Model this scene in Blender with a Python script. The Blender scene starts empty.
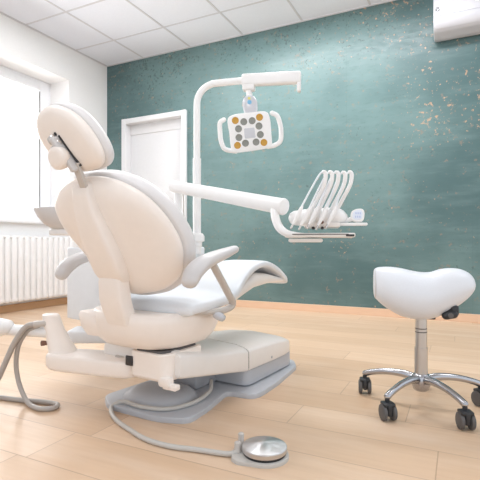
import bpy, bmesh, math, random
from mathutils import Vector, Matrix
random.seed(4)
PI = math.pi
SC = bpy.context.scene
COL = SC.collection
R = math.radians

# ------------------------------------------------------------------ materials
def new_mat(name):
    m = bpy.data.materials.new(name); m.use_nodes = True
    nt = m.node_tree
    b = nt.nodes['Principled BSDF']
    return m, nt, b

def srgb(r, g, b):
    f = lambda c: c/12.92 if c <= .04045 else ((c+.055)/1.055)**2.4
    return (f(r/255), f(g/255), f(b/255), 1)

def plain(name, col, rough=.4, metal=0, var=.03, scale=30, bump=0, coat=0, spec=.5):
    m, nt, b = new_mat(name)
    N, L = nt.nodes, nt.links
    tc = N.new('ShaderNodeTexCoord'); no = N.new('ShaderNodeTexNoise')
    no.inputs['Scale'].default_value = scale; no.inputs['Detail'].default_value = 4
    L.new(tc.outputs['Object'], no.inputs['Vector'])
    mx = N.new('ShaderNodeMixRGB'); mx.blend_type = 'MIX'
    c = col
    mx.inputs[1].default_value = (c[0]*(1-var), c[1]*(1-var), c[2]*(1-var), 1)
    mx.inputs[2].default_value = (min(1, c[0]*(1+var)), min(1, c[1]*(1+var)), min(1, c[2]*(1+var)), 1)
    L.new(no.outputs['Fac'], mx.inputs[0]); L.new(mx.outputs[0], b.inputs['Base Color'])
    b.inputs['Roughness'].default_value = rough; b.inputs['Metallic'].default_value = metal
    b.inputs['Coat Weight'].default_value = coat
    b.inputs['Specular IOR Level'].default_value = spec
    if bump:
        bp = N.new('ShaderNodeBump'); bp.inputs['Strength'].default_value = bump; bp.inputs['Distance'].default_value = .002
        L.new(no.outputs['Fac'], bp.inputs['Height']); L.new(bp.outputs[0], b.inputs['Normal'])
    return m

M = {}
M['ivory'] = plain('ivory_plastic', srgb(244, 236, 229), .32, spec=.4)
M['ivory_cover'] = plain('ivory_cover_plastic', srgb(234, 230, 226), .32, spec=.4)
M['white'] = plain('white_plastic', srgb(238, 238, 238), .3)
M['white_cool'] = plain('cool_white_plastic', srgb(232, 237, 242), .35)
M['pad'] = plain('light_grey_upholstery', srgb(222, 220, 220), .45, scale=120, bump=.1)
M['seat'] = plain('pale_blue_white_upholstery', srgb(227, 231, 236), .42, scale=120, bump=.1)
M['armrest'] = plain('armrest_grey_plastic', srgb(206, 204, 204), .38)
M['strut'] = plain('strut_grey_plastic', srgb(196, 190, 184), .35)
M['plate'] = plain('base_grey_plastic', srgb(184, 187, 193), .38)
M['hose'] = plain('hose_grey_rubber', srgb(176, 170, 165), .45)
M['cable'] = plain('cable_light_grey', srgb(196, 193, 188), .4)
M['dark'] = plain('dark_recess_plastic', srgb(52, 50, 52), .5)
M['black'] = plain('black_plastic', srgb(44, 46, 50), .4)
M['tread'] = plain('caster_tread_grey', srgb(92, 90, 90), .55)
M['chrome'] = plain('polished_aluminium', srgb(178, 179, 184), .2, 1)
M['steel'] = plain('satin_steel', srgb(200, 198, 196), .28, 1)
M['stool'] = plain('white_stool_leather', srgb(222, 226, 232), .38, scale=150, bump=.05)
M['rad'] = plain('radiator_enamel', srgb(240, 240, 241), .3)
M['wallw'] = plain('white_wall_paint', srgb(243, 243, 243), .85, scale=90, bump=.08)
M['frame'] = plain('window_white_pvc', srgb(240, 242, 246), .3)
M['door'] = plain('door_white_lacquer', srgb(222, 223, 225), .35)
M['led_grey'] = plain('led_lens_grey', srgb(138, 140, 134), .15)
M['led_amber'] = plain('led_lens_amber', srgb(196, 150, 60), .15)
M['clear'] = plain('frosted_joint_plastic', srgb(200, 202, 208), .2)
M['blue'] = plain('blue_badge', srgb(120, 180, 215), .3)
M['yellow'] = plain('yellow_badge', srgb(222, 214, 120), .3)
M['panel_blue'] = plain('keypad_pale_blue', srgb(224, 231, 243), .3)
M['key_line'] = plain('keypad_key_blue', srgb(186, 200, 230), .3)
M['brown'] = plain('brown_port', srgb(130, 96, 80), .4)
M['tbar'] = plain('ceiling_grid_grey', srgb(208, 209, 214), .5)
M['ac'] = plain('air_conditioner_white', srgb(197, 198, 204), .3)
M['ink'] = plain('badge_ink_grey', srgb(90, 92, 96), .5)

def glass_mat():
    m = bpy.data.materials.new('window_glass'); m.use_nodes = True
    nt = m.node_tree; N, L = nt.nodes, nt.links
    for n in list(N): N.remove(n)
    o = N.new('ShaderNodeOutputMaterial'); mx = N.new('ShaderNodeMixShader')
    t = N.new('ShaderNodeBsdfTransparent'); g = N.new('ShaderNodeBsdfGlossy'); g.inputs['Roughness'].default_value = .02
    lw = N.new('ShaderNodeFresnel'); lw.inputs['IOR'].default_value = 1.4
    L.new(lw.outputs[0], mx.inputs[0]); L.new(t.outputs[0], mx.inputs[1]); L.new(g.outputs[0], mx.inputs[2])
    L.new(mx.outputs[0], o.inputs[0]); return m
M['glass'] = glass_mat()

class NB:
    """tiny node builder"""
    def __init__(s, nt): s.N, s.L = nt.nodes, nt.links
    def put(s, sock, v):
        if hasattr(v, 'is_output') or hasattr(v, 'links'): s.L.new(v, sock)
        else: sock.default_value = v
    def m(s, op, a, b=0, c=0):
        n = s.N.new('ShaderNodeMath'); n.operation = op
        s.put(n.inputs[0], a); s.put(n.inputs[1], b); s.put(n.inputs[2], c)
        return n.outputs[0]
    def mr(s, v, a, b, c=0, d=1, smooth=True):
        n = s.N.new('ShaderNodeMapRange'); n.interpolation_type = 'SMOOTHSTEP' if smooth else 'LINEAR'
        s.put(n.inputs[0], v)
        for i, k in enumerate((a, b, c, d)): n.inputs[i+1].default_value = k
        return n.outputs[0]
    def mix(s, f, a, b):
        n = s.N.new('ShaderNodeMixRGB'); s.put(n.inputs[0], f); s.put(n.inputs[1], a); s.put(n.inputs[2], b)
        return n.outputs[0]
    def noise(s, vec, scale, detail=3, rough=.5, sc=None, loc=(0, 0, 0)):
        if sc:
            mp = s.N.new('ShaderNodeMapping'); mp.inputs['Scale'].default_value = sc; mp.inputs['Location'].default_value = loc
            s.L.new(vec, mp.inputs[0]); vec = mp.outputs[0]
        n = s.N.new('ShaderNodeTexNoise'); n.inputs['Scale'].default_value = scale
        n.inputs['Detail'].default_value = detail; n.inputs['Roughness'].default_value = rough
        s.L.new(vec, n.inputs['Vector']); return n.outputs['Fac']
    def pos(s):
        g = s.N.new('ShaderNodeNewGeometry'); x = s.N.new('ShaderNodeSeparateXYZ')
        s.L.new(g.outputs['Position'], x.inputs[0]); return g.outputs['Position'], x.outputs
    def wn(s, x, y):
        c = s.N.new('ShaderNodeCombineXYZ'); s.put(c.inputs[0], x); s.put(c.inputs[1], y)
        w = s.N.new('ShaderNodeTexWhiteNoise'); w.noise_dimensions = '2D'; s.L.new(c.outputs[0], w.inputs[0])
        return w.outputs['Value']

def floor_mat():
    m, nt, b = new_mat('oak_plank_floor'); k = NB(nt); P, X = k.pos()
    W, LN = .2, 1.3
    v = k.m('DIVIDE', k.m('SUBTRACT', X[1], .136), W)
    row = k.m('FLOOR', v); fv = k.m('SUBTRACT', v, row)
    off = k.m('MULTIPLY', k.wn(row, 3.3), LN)
    u = k.m('DIVIDE', k.m('ADD', k.m('ADD', X[0], 40.0), off), LN)
    cu = k.m('FLOOR', u); fu = k.m('SUBTRACT', u, cu)
    rnd = k.wn(row, cu)
    eu = k.m('MULTIPLY', k.m('MINIMUM', fu, k.m('SUBTRACT', 1.0, fu)), LN)
    ev = k.m('MULTIPLY', k.m('MINIMUM', fv, k.m('SUBTRACT', 1.0, fv)), W)
    seam = k.mr(k.m('MINIMUM', eu, ev), .0006, .0026, 1, 0)
    # grain
    cb = nt.nodes.new('ShaderNodeCombineXYZ')
    k.put(cb.inputs[0], X[0]); k.put(cb.inputs[1], X[1]); k.put(cb.inputs[2], k.m('MULTIPLY', rnd, 30.0))
    g1 = k.noise(cb.outputs[0], 3.0, 6, .6, (1.2, 18, 1)); g2 = k.noise(cb.outputs[0], 2.0, 3, .5, (1, 4, 1))
    base = k.mix(rnd, srgb(208, 177, 146), srgb(223, 194, 165))
    c1 = k.mix(k.mr(g1, .35, .7, 0, .22), base, srgb(196, 166, 138))
    c2 = k.mix(k.mr(g2, .45, .75, 0, .3), c1, srgb(234, 216, 198))
    c3 = k.mix(k.m('MULTIPLY', seam, .55), c2, srgb(150, 122, 100))
    k.put(b.inputs['Base Color'], c3)
    k.put(b.inputs['Roughness'], k.mr(g1, .2, .8, .3, .42))
    bp = nt.nodes.new('ShaderNodeBump'); bp.inputs['Strength'].default_value = .25; bp.inputs['Distance'].default_value = .002; bp.invert = True
    k.put(bp.inputs['Height'], seam); k.put(b.inputs['Normal'], bp.outputs[0])
    return m
M['floor'] = floor_mat()

def wood_mat(name, a, c):
    m, nt, b = new_mat(name); k = NB(nt); P, X = k.pos()
    g = k.noise(P, 4, 5, .6, (3, 3, 30))
    k.put(b.inputs['Base Color'], k.mix(g, a, c)); b.inputs['Roughness'].default_value = .4
    return m
M['base_wood'] = wood_mat('baseboard_oak', srgb(216, 182, 154), srgb(228, 196, 168))
M['base_wood_d'] = wood_mat('baseboard_oak_dark', srgb(186, 146, 108), srgb(204, 164, 126))

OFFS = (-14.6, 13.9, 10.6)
def teal_mat():
    m, nt, b = new_mat('distressed_teal_wallcovering'); k = NB(nt); P, X = k.pos()
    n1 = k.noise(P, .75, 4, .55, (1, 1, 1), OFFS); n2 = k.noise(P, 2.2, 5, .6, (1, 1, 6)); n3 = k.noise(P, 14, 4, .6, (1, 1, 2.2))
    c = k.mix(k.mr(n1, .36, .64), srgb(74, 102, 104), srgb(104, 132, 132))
    c = k.mix(k.mr(n2, .45, .75, 0, .28), c, srgb(124, 150, 149))
    c = k.mix(k.mr(n3, .5, .8, 0, .4), c, srgb(76, 104, 103))
    # panel seams of the covering, every 1.06 m
    s = k.m('ABSOLUTE', k.m('SUBTRACT', k.m('FRACT', k.m('DIVIDE', k.m('ADD', X[0], 22.16), 1.06)), .5))
    c = k.mix(k.mr(s, .4975, .4995, 0, .28), c, srgb(74, 100, 99))
    # dark flaking, thick near the top and left
    f1 = k.noise(P, 42, 5, .62); f2 = k.noise(P, 6, 3, .5)
    dens = k.m('ADD', k.mr(X[2], 2.0, 2.85, 0, .07), k.mr(X[0], -1.9, -3.7, 0, .035))
    val = k.m('ADD', k.m('ADD', f1, dens), k.m('MULTIPLY', k.m('SUBTRACT', f2, .5), .22))
    c = k.mix(k.mr(val, .65, .71, 0, .75), c, srgb(74, 92, 91))
    # copper flecks, denser on the right half
    h1 = k.noise(P, 30, 5, .6); h2 = k.noise(P, 3.2, 2, .5)
    mask = k.m('MULTIPLY', k.mr(X[0], -1.5, -.1, 0, .07), k.mr(X[2], .9, 1.7))
    hv = k.m('ADD', k.m('ADD', h1, mask), k.m('MULTIPLY', k.m('SUBTRACT', h2, .5), .3))
    c = k.mix(k.mr(hv, .67, .74, 0, .8), c, srgb(192, 156, 126))
    h3 = k.noise(P, 24, 4, .55); 
    c = k.mix(k.mr(h3, .62, .70, 0, .5), c, srgb(148, 126, 110))
    k.put(b.inputs['Base Color'], c)
    k.put(b.inputs['Roughness'], k.mr(n3, .3, .8, .3, .48))
    bp = nt.nodes.new('ShaderNodeBump'); bp.inputs['Strength'].default_value = .25; bp.inputs['Distance'].default_value = .003
    k.put(bp.inputs['Height'], n3); k.put(b.inputs['Normal'], bp.outputs[0])
    return m
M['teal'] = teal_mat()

def tile_mat():
    m, nt, b = new_mat('mineral_ceiling_tile'); k = NB(nt); P, X = k.pos()
    n = k.noise(P, 60, 4, .6); 
    k.put(b.inputs['Base Color'], k.mix(n, srgb(228, 232, 242), srgb(236, 240, 248))); b.inputs['Roughness'].default_value = .8
    bp = nt.nodes.new('ShaderNodeBump'); bp.inputs['Strength'].default_value = .15; bp.inputs['Distance'].default_value = .002
    k.put(bp.inputs['Height'], n); k.put(b.inputs['Normal'], bp.outputs[0])
    return m
M['tile'] = tile_mat()

def brushed_mat():
    m, nt, b = new_mat('spun_steel'); k = NB(nt)
    b.inputs['Base Color'].default_value = srgb(214, 214, 216); b.inputs['Metallic'].default_value = 1
    b.inputs['Roughness'].default_value = .32; b.inputs['Anisotropic'].default_value = .95
    t = nt.nodes.new('ShaderNodeTangent'); t.direction_type = 'RADIAL'; t.axis = 'Z'
    k.put(b.inputs['Tangent'], t.outputs[0]); return m
M['spun'] = brushed_mat()

# ------------------------------------------------------------------ mesh helpers
def obj(name, bm, mat, parent=None, smooth=35, mw=None):
    bmesh.ops.recalc_face_normals(bm, faces=bm.faces[:])
    me = bpy.data.meshes.new(name)
    if mw is not None: bm.transform(mw)
    bm.to_mesh(me); bm.free()
    me.materials.append(M[mat])
    if smooth:
        for p in me.polygons: p.use_smooth = True
        me.set_sharp_from_angle(angle=R(smooth))
    o = bpy.data.objects.new(name, me); COL.objects.link(o)
    if parent: o.parent = parent
    return o

def tag(o, label=None, cat=None, group=None, kind=None):
    for k_, v in (('label', label), ('category', cat), ('group', group), ('kind', kind)):
        if v: o[k_] = v
    return o

def empty(name, loc, label, cat, rz=0, group=None):
    o = bpy.data.objects.new(name, None); COL.objects.link(o)
    o.location = loc; o.rotation_euler = (0, 0, rz); o.empty_display_size = .05
    return tag(o, label, cat, group)

def BM(): return bmesh.new()

def box(bm, c, s, bev=0, seg=2, mat=None):
    r = bmesh.ops.create_cube(bm, size=1)
    vs = r['verts']
    for v in vs: v.co = Vector((v.co.x*s[0], v.co.y*s[1], v.co.z*s[2]))
    if bev:
        es = list({e for v in vs for e in v.link_edges})
        rr = bmesh.ops.bevel(bm, geom=es, offset=bev, segments=seg, profile=.5, affect='EDGES')
        vs = list({v for f in rr['faces'] for v in f.verts} | {v for v in vs if v.is_valid})
    for v in vs:
        co = v.co.copy()
        if mat is not None: co = mat @ co
        v.co = co + Vector(c)
    return bm

def rings(bm, rs, cap0=True, cap1=True):
    """bridge closed rings of equal length"""
    prev = None; first = None
    for r in rs:
        cur = [bm.verts.new(p) for p in r]
        if prev:
            n = len(cur)
            for i in range(n):
                bm.faces.new((prev[i], prev[(i+1) % n], cur[(i+1) % n], cur[i]))
        else: first = cur
        prev = cur
    def fan(ring):
        c = sum((v.co for v in ring), Vector())/len(ring)
        cv = bm.verts.new(c); n = len(ring)
        for i in range(n): bm.faces.new((ring[i], ring[(i+1) % n], cv))
    if cap0: fan(first)
    if cap1: fan(prev)
    return bm

def catmull(pts, n=8, closed=False):
    P = [Vector(p) for p in pts]; out = []
    m = len(P)
    segs = m if closed else m-1
    for i in range(segs):
        if closed: a, b, c, d = P[(i-1) % m], P[i], P[(i+1) % m], P[(i+2) % m]
        else:
            b, c = P[i], P[i+1]
            a = P[i-1] if i else b*2-c
            d = P[i+2] if i+2 < m else c*2-b
        for j in range(n):
            t = j/n
            out.append(.5*((2*b)+(c-a)*t+(2*a-5*b+4*c-d)*t*t+(3*b-a-3*c+d)*t**3))
    if not closed: out.append(P[-1])
    return out

def tube(bm, pts, rad, n=8, seg=14, flat=1.0, ref=None, rnd=True):
    """smooth tube through pts; pts may carry a 4th value = radius; flat scales the radius along the ref axis"""
    q = [tuple(p) + ((rad,) if len(p) == 3 else ()) for p in pts]
    q4 = catmull(q, n) if n > 1 else [Vector(p) for p in q]
    C = [Vector(p[:3]) for p in q4]; RR = [max(.0005, p[3]) for p in q4]
    T = []
    for i in range(len(C)):
        t = C[min(i+1, len(C)-1)]-C[max(i-1, 0)]; T.append(t.normalized())
    if ref is None:
        up = Vector((0, 0, 1)) if abs(T[0].z) < .9 else Vector((1, 0, 0))
    else: up = Vector(ref)
    rs = []
    nrm = (up-T[0]*up.dot(T[0])).normalized()
    frames = []
    for i, t in enumerate(T):
        if ref is not None: nrm = (Vector(ref)-t*Vector(ref).dot(t)).normalized()
        else: nrm = (nrm-t*nrm.dot(t)).normalized()
        frames.append((nrm, t.cross(nrm)))
    def ring(c, r, fr): return [c+fr[0]*(math.cos(a)*r*flat)+fr[1]*(math.sin(a)*r) for a in [2*PI*k/seg for k in range(seg)]]
    if rnd:
        for f_, s_ in ((.98, .2), (.8, .6), (.45, .89)): rs.append(ring(C[0]-T[0]*RR[0]*f_*(.5 if rnd == 'half' else 1), RR[0]*s_, frames[0]))
    for c, r, fr in zip(C, RR, frames): rs.append(ring(c, r, fr))
    if rnd:
        for f_, s_ in ((.45, .89), (.8, .6), (.98, .2)): rs.append(ring(C[-1]+T[-1]*RR[-1]*f_*(.5 if rnd == 'half' else 1), RR[-1]*s_, frames[-1]))
    return rings(bm, rs)

def lathe(bm, prof, c=(0, 0, 0), seg=32, mat=None):
    rs = []
    for r, z in prof:
        ring = []
        for k in range(seg):
            a = 2*PI*k/seg; p = Vector((max(r, .0003)*math.cos(a), max(r, .0003)*math.sin(a), z))
            if mat is not None: p = mat @ p
            ring.append(p+Vector(c))
        rs.append(ring)
    return rings(bm, rs)

def align(v):
    return Vector((0, 0, 1)).rotation_difference(Vector(v).normalized()).to_matrix()

def pad(bm, outline, prof, fn, n=6, centre=None):
    """outline: 2-D points (closed, smoothed); prof: (scale, depth[, bulge]) rings; fn(a,b,c)->Vector"""
    o = catmull([(a, b, 0) for a, b in outline], n, True)
    if centre is None:
        xs = [p.x for p in o]; ys = [p.y for p in o]
        centre = ((min(xs)+max(xs))/2, (min(ys)+max(ys))/2)
    rs = []
    for s, c in prof:
        rs.append([fn(centre[0]+(p.x-centre[0])*s, centre[1]+(p.y-centre[1])*s, c) for p in o])
    return rings(bm, rs)

def sup(n, a, b, e=2.6, ph=0):
    """superellipse polygon"""
    out = []
    for k in range(n):
        t = 2*PI*k/n+ph; c, s = math.cos(t), math.sin(t)
        out.append((a*math.copysign(abs(c)**(2/e), c), b*math.copysign(abs(s)**(2/e), s)))
    return out

def extrude_outline(bm, outline, z0, z1, bev=.01, n=1, top_scale=1.0):
    o = [Vector((a, b, 0)) for a, b in outline] if n == 1 else catmull([(a, b, 0) for a, b in outline], n, True)
    cx = sum(p.x for p in o)/len(o); cy = sum(p.y for p in o)/len(o)
    # inward offset by vertex normals
    area = sum(o[i].x*o[(i+1) % len(o)].y-o[(i+1) % len(o)].x*o[i].y for i in range(len(o)))
    sg = 1 if area > 0 else -1
    def off(d):
        r = []
        for i, p in enumerate(o):
            t = (o[(i+1) % len(o)]-o[i-1]).normalized(); nn = Vector((-t.y, t.x, 0))*sg
            r.append(p+nn*d)
        return r
    prof = [(0, z0), (0, z1-bev), (bev*.3, z1-bev*.3), (bev, z1)]
    rs = [[Vector((p.x, p.y, z)) for p in off(d)] for d, z in prof]
    # polygon caps (may be concave): use ngons
    prev = None
    for r in rs:
        cur = [bm.verts.new(p) for p in r]
        if prev:
            for i in range(len(cur)): bm.faces.new((prev[i], prev[(i+1) % len(cur)], cur[(i+1) % len(cur)], cur[i]))
        else: bm.faces.new(cur[::-1])
        prev = cur
    f = bm.faces.new(prev)
    bmesh.ops.triangulate(bm, faces=[f])
    return bm

def loft_x(bm, prof, seg=28):
    """solid whose section across x changes along y: prof = (y, half width, z bottom, z top, exponent)"""
    rs = []
    for y, w, z0, z1, e in prof:
        cz, hz = (z0+z1)/2, (z1-z0)/2
        rs.append([Vector((a, y, cz+b)) for a, b in sup(seg, w, hz, e)])
    return rings(bm, rs)

# ------------------------------------------------------------------ camera
CH = .65
cam = bpy.data.cameras.new('camera'); co = bpy.data.objects.new('camera', cam); COL.objects.link(co)
co.location = (0, 0, CH); co.rotation_euler = (PI/2, 0, R(26.2))
cam.sensor_width = 36; cam.lens = 446/480*36; cam.shift_y = 5/480; cam.clip_start = .05
SC.camera = co

# ------------------------------------------------------------------ setting
XL, YB, H = -3.915, 4.228, 2.86
XR, YF = 2.3, -2.4
def struct(name, bm, mat, parent=None, smooth=0):
    o = obj(name, bm, mat, parent, smooth)
    if parent is None: o['kind'] = 'structure'
    return o

struct('floor', box(BM(), ((XL+XR)/2, (YF+YB)/2, -.05), (XR-XL+.6, YB-YF+.4, .1)), 'floor')
struct('ceiling', box(BM(), ((XL+XR)/2, (YF+YB)/2, H+.06), (XR-XL+.6, YB-YF+.4, .12)), 'tile')
bm = BM()
for k in range(-3, 9):
    x = -2.695+.6525*k
    if XL+.02 < x < XR: box(bm, (x, (YF+YB)/2, H-.001), (.02, YB-YF, .004))
for k in range(-10, 2):
    y = 3.716+.6525*k
    if YF < y < YB-.02: box(bm, ((XL+XR)/2, y, H-.0012), (XR-XL, .02, .004))
box(bm, (XL+.01, (YF+YB)/2, H-.003), (.02, YB-YF, .006)); box(bm, ((XL+XR)/2, YB-.008, H-.003), (XR-XL, .016, .006))
struct('trim_1', bm, 'tbar')

# back wall, with the doorway cut out
D0, D1, DH = -3.64, -2.76, 2.145
bm = BM()
box(bm, ((XL+D0)/2-.1, YB+.1, H/2), (D0-XL+.2, .2, H))
box(bm, ((D1+XR)/2+.05, YB+.1, H/2), (XR-D1+.1, .2, H))
box(bm, ((D0+D1)/2, YB+.1, (DH+H)/2), (D1-D0, .2, H-DH))
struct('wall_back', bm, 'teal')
# door: leaf set back in a lined opening with a narrow casing
bm = BM()
box(bm, ((D0+D1)/2, YB+.09, 1.0), (D1-D0-.03, .04, 2.0), .003)
leaf = struct('door_1', bm, 'door', smooth=30)
bm = BM()
for x in (D0+.0, D1-.0): box(bm, (x+(.012 if x == D0 else -.012), YB+.04, DH/2+.009), (.06, .15, DH+.02), .004)
box(bm, ((D0+D1)/2, YB+.041, DH-.012), (D1-D0+.034, .15, .06), .004)
obj('door_frame', bm, 'door', leaf, 30)
obj('lintel_panel', box(BM(), ((D0+D1)/2, YB+.085, 2.06), (D1-D0-.03, .05, .15), .003), 'door', leaf, 30)
bm = BM()
tube(bm, [(D1-.14, YB+.06, 1.0), (D1-.14, YB+.01, 1.0), (D1-.15, YB+.0, 1.0), (D1-.26, YB+.0, 1.0)], .009, 4, 10)
lathe(bm, [(.024, 0), (.024, .006), (.0, .008)], (D1-.14, YB+.066, 1.0), 20, align((0, -1, 0)))
obj('door_handle', bm, 'steel', leaf)

# left wall with the window opening
WT = .40
Y1, Y0, Z1, Z0 = 3.628, 1.85, 2.494, .885
bm = BM()
xc = XL-WT/2
box(bm, (xc, (Y1+YB)/2+.1, H/2), (WT, YB-Y1+.2, H))
box(bm, (xc, (YF+Y0)/2, H/2), (WT, Y0-YF, H))
box(bm, (xc, (Y0+Y1)/2, (Z1+H)/2), (WT, Y1-Y0, H-Z1))
box(bm, (xc, (Y0+Y1)/2, Z0/2), (WT, Y1-Y0, Z0))
struct('wall_left', bm, 'wallw')
bm = BM()
xf = XL-.325
box(bm, (xf, Y1-.0725, (Z0+Z1)/2), (.07, .145, Z1-Z0), .008)
box(bm, (xf, Y0+.065, (Z0+Z1)/2), (.07, .13, Z1-Z0), .008)
box(bm, (xf-.001, (Y0+Y1)/2, Z1-.058), (.068, Y1-Y0, .116), .008)
box(bm, (xf-.001, (Y0+Y1)/2, Z0+.07), (.068, Y1-Y0, .14), .008)
box(bm, (xf, 2.62, (Z0+Z1)/2), (.07, .12, Z1-Z0), .008)
w1 = struct('window_1', bm, 'frame', smooth=30)
bm = BM()
for a, b in ((Y0+.12, 2.57), (2.67, Y1-.14)):
    box(bm, (xf-.005, (a+b)/2, (Z0+Z1)/2+.005), (.006, b-a, Z1-Z0-.25))
obj('window_pane', bm, 'glass', w1, 0)
bm = BM()
for a, b in ((Y0+.13, 2.56), (2.68, Y1-.148)):
    for y in (a, b): box(bm, (xf+.034, y, (Z0+Z1)/2+.005), (.008, .008, Z1-Z0-.27))
obj('window_gasket', bm, 'tread', w1, 0)
# sill board
struct('trim_2', box(BM(), (XL-.125, (Y0+Y1)/2, Z0+.002), (.35, Y1-Y0+.06, .04), .008), 'frame', smooth=30)

# the right-hand side and the side behind the camera are open to daylight (nothing of them is in the photo)

struct('baseboard_back', box(BM(), ((D1+.05+XR)/2, YB-.008, .035), (XR-D1-.05, .016, .070), .003), 'base_wood')
struct('baseboard_left', box(BM(), (XL+.009, (YF+YB)/2, .036), (.018, YB-YF, .072), .003), 'base_wood_d')

# ------------------------------------------------------------------ radiator
rad = empty('radiator', (XL+.02, 2.9, .09), 'white ribbed radiator under the window', 'radiator')
def rel(o, bm): bm.transform(Matrix.Translation(-Vector(o.location))); return bm
bm = BM()
y = 2.0; ys = []
while y < 3.60: ys.append(y); y += .07
for y in ys:
    rs = []
    for z, k in ((.10, .55), (.112, .9), (.13, 1), (.70, 1), (.722, .9), (.736, .6)):
        rs.append([Vector((XL+.085+b, y+.028+a, z)) for a, b in sup(14, .0325*k, .035*k, 3)])
    rings(bm, rs)
obj('rib_panel', rel(rad, bm), 'rad', rad, 50)
bm = BM()
box(bm, (XL+.085, (ys[0]+ys[-1])/2+.028, .728), (.05, ys[-1]-ys[0]+.05, .022), .008)
box(bm, (XL+.075, (ys[0]+ys[-1])/2+.028, .125), (.05, ys[-1]-ys[0]+.05, .035), .008)
obj('header_pipe', rel(rad, bm), 'rad', rad)
bm = BM()
for yy in (2.3, 3.3):
    bm = BM(); box(bm, (XL+.03, yy, .42), (.058, .03, .5), .004); obj('wall_bracket', rel(rad, bm), 'rad', rad)
bm = BM()
tube(bm, [(XL+.075, 3.63, .12), (XL+.075, 3.67, .12), (XL+.075, 3.69, .10), (XL+.075, 3.69, .0)], .010, 4, 10)
lathe(bm, [(.02, 0), (.022, .02), (.018, .05), (0, .055)], (XL+.075, 3.66, .12), 16, align((0, 1, 0)))
obj('valve', rel(rad, bm), 'rad', rad)

# ------------------------------------------------------------------ air conditioner
ac = empty('air_conditioner', (.25, YB, 2.35), 'white wall-mounted air conditioner high on the teal wall', 'air conditioner')
bm = BM()
sec = [(0, .0), (.0, .30), (-.06, .325), (-.16, .32), (-.195, .29), (-.20, .14), (-.195, .06), (-.17, .02), (-.12, .0)]
sm = catmull([(p[0], p[1], 0) for p in sec], 3, True)
rs = []
for x, k in ((-.44, .9), (-.437, .97), (-.425, 1), (.425, 1), (.437, .97), (.44, .9)):
    rs.append([Vector((x, -.1+(p.x+.1)*k if p.x < -.01 else -.001, .16+(p.y-.16)*k)) for p in sm])
obj('body', rings(bm, rs), 'ac', ac, 45)
bm = BM()
fl = [(-.203, .118), (-.2065, .10), (-.203, .065), (-.182, .026), (-.172, .02), (-.18, .034), (-.197, .068), (-.199, .118)]
rs = [[Vector((x, p[0], p[1])) for p in fl] for x in (-.425, .425)]
obj('air_flap', rings(bm, rs), 'ac', ac, 40)
bm = BM(); box(bm, (0, -.2015, .125), (.85, .004, .004)); obj('seam', bm, 'tbar', ac, 0)
bm = BM()
# little round badge with a bar above it
t_ = [Vector((-.405+.011*math.cos(a), -.2015, .172+.011*math.sin(a))) for a in [2*PI*k/20 for k in range(21)]]
tube(bm, t_, .0022, 1, 6, rnd=False)
box(bm, (-.421, -.2015, .172), (.004, .003, .024)); box(bm, (-.398, -.2015, .162), (.012, .003, .004), mat=Matrix.Rotation(R(45), 3, 'Y'))
box(bm, (-.408, -.2015, .191), (.030, .003, .003))
obj('badge', bm, 'ink', ac)
bm = BM(); box(bm, (-.05, -.2025, .185), (.16, .002, .014), .0008); obj('display_strip', bm, 'frame', ac)
ac.location = (.245, YB, 2.42)

# ------------------------------------------------------------------ dental chair
A = R(-6)
CX, CY_ = -1.03, 1.75
def L2W(p):
    c, s = math.cos(A), math.sin(A)
    return Vector((CX+p[0]*c-p[1]*s, CY_+p[0]*s+p[1]*c, p[2]))
chair = empty('dental_chair', (CX, CY_, 0), 'reclined ivory dental chair with pale seat on a grey floor plate', 'dental chair', A)

# floor plate
def round_poly(pts, r=.025, n=4):
    out = []
    m = len(pts)
    for i in range(m):
        p = Vector(pts[i]+(0,)); a = Vector(pts[i-1]+(0,)); b = Vector(pts[(i+1) % m]+(0,))
        da = (a-p); db = (b-p); ra = min(r, da.length*.45); rb = min(r, db.length*.45)
        s, e = p+da.normalized()*ra, p+db.normalized()*rb
        for k in range(n+1):
            t = k/n; q = s*(1-t)**2+p*2*t*(1-t)+e*t*t; out.append((q.x, q.y))
    return out
pl = [(-.275, -.35), (-.18, -.418), (.08, -.412), (.19, -.365), (.178, -.23), (.135, -.035), (.25, -.02), (.268, .03), (.258, .2), (.215, .50), (.15, .60), (-.15, .60), (-.215, .50), (-.245, .2), (-.255, 0)]
obj('floor_plate', extrude_outline(BM(), round_poly(pl, .035), 0, .022, .008), 'plate', chair)
bm = BM(); rs = []
for z, k in ((.018, 1), (.034, .96), (.05, .84), (.06, .66), (.064, .4)):
    rs.append([Vector((-.06+a*k, -.24+b*k, z)) for a, b in sup(32, .155, .13, 2.6)])
obj('column_foot', rings(bm, rs), 'plate', chair, 50)
# raised grey skirt of the base under the housing
bm = BM()
sk = [(-.18, .04), (.16, .04), (.18, .05), (.19, .08), (.19, .47), (.15, .55), (-.15, .55), (-.2, .47)]
obj('base_skirt', extrude_outline(bm, round_poly(sk, .04), .029, .10, .012), 'plate', chair)
# lift column between plate and block (in shade under the block)
bm = BM(); box(bm, (-.05, -.02, .095), (.15, .18, .15), .02); obj('lift_mechanism', bm, 'plate', chair)

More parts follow.
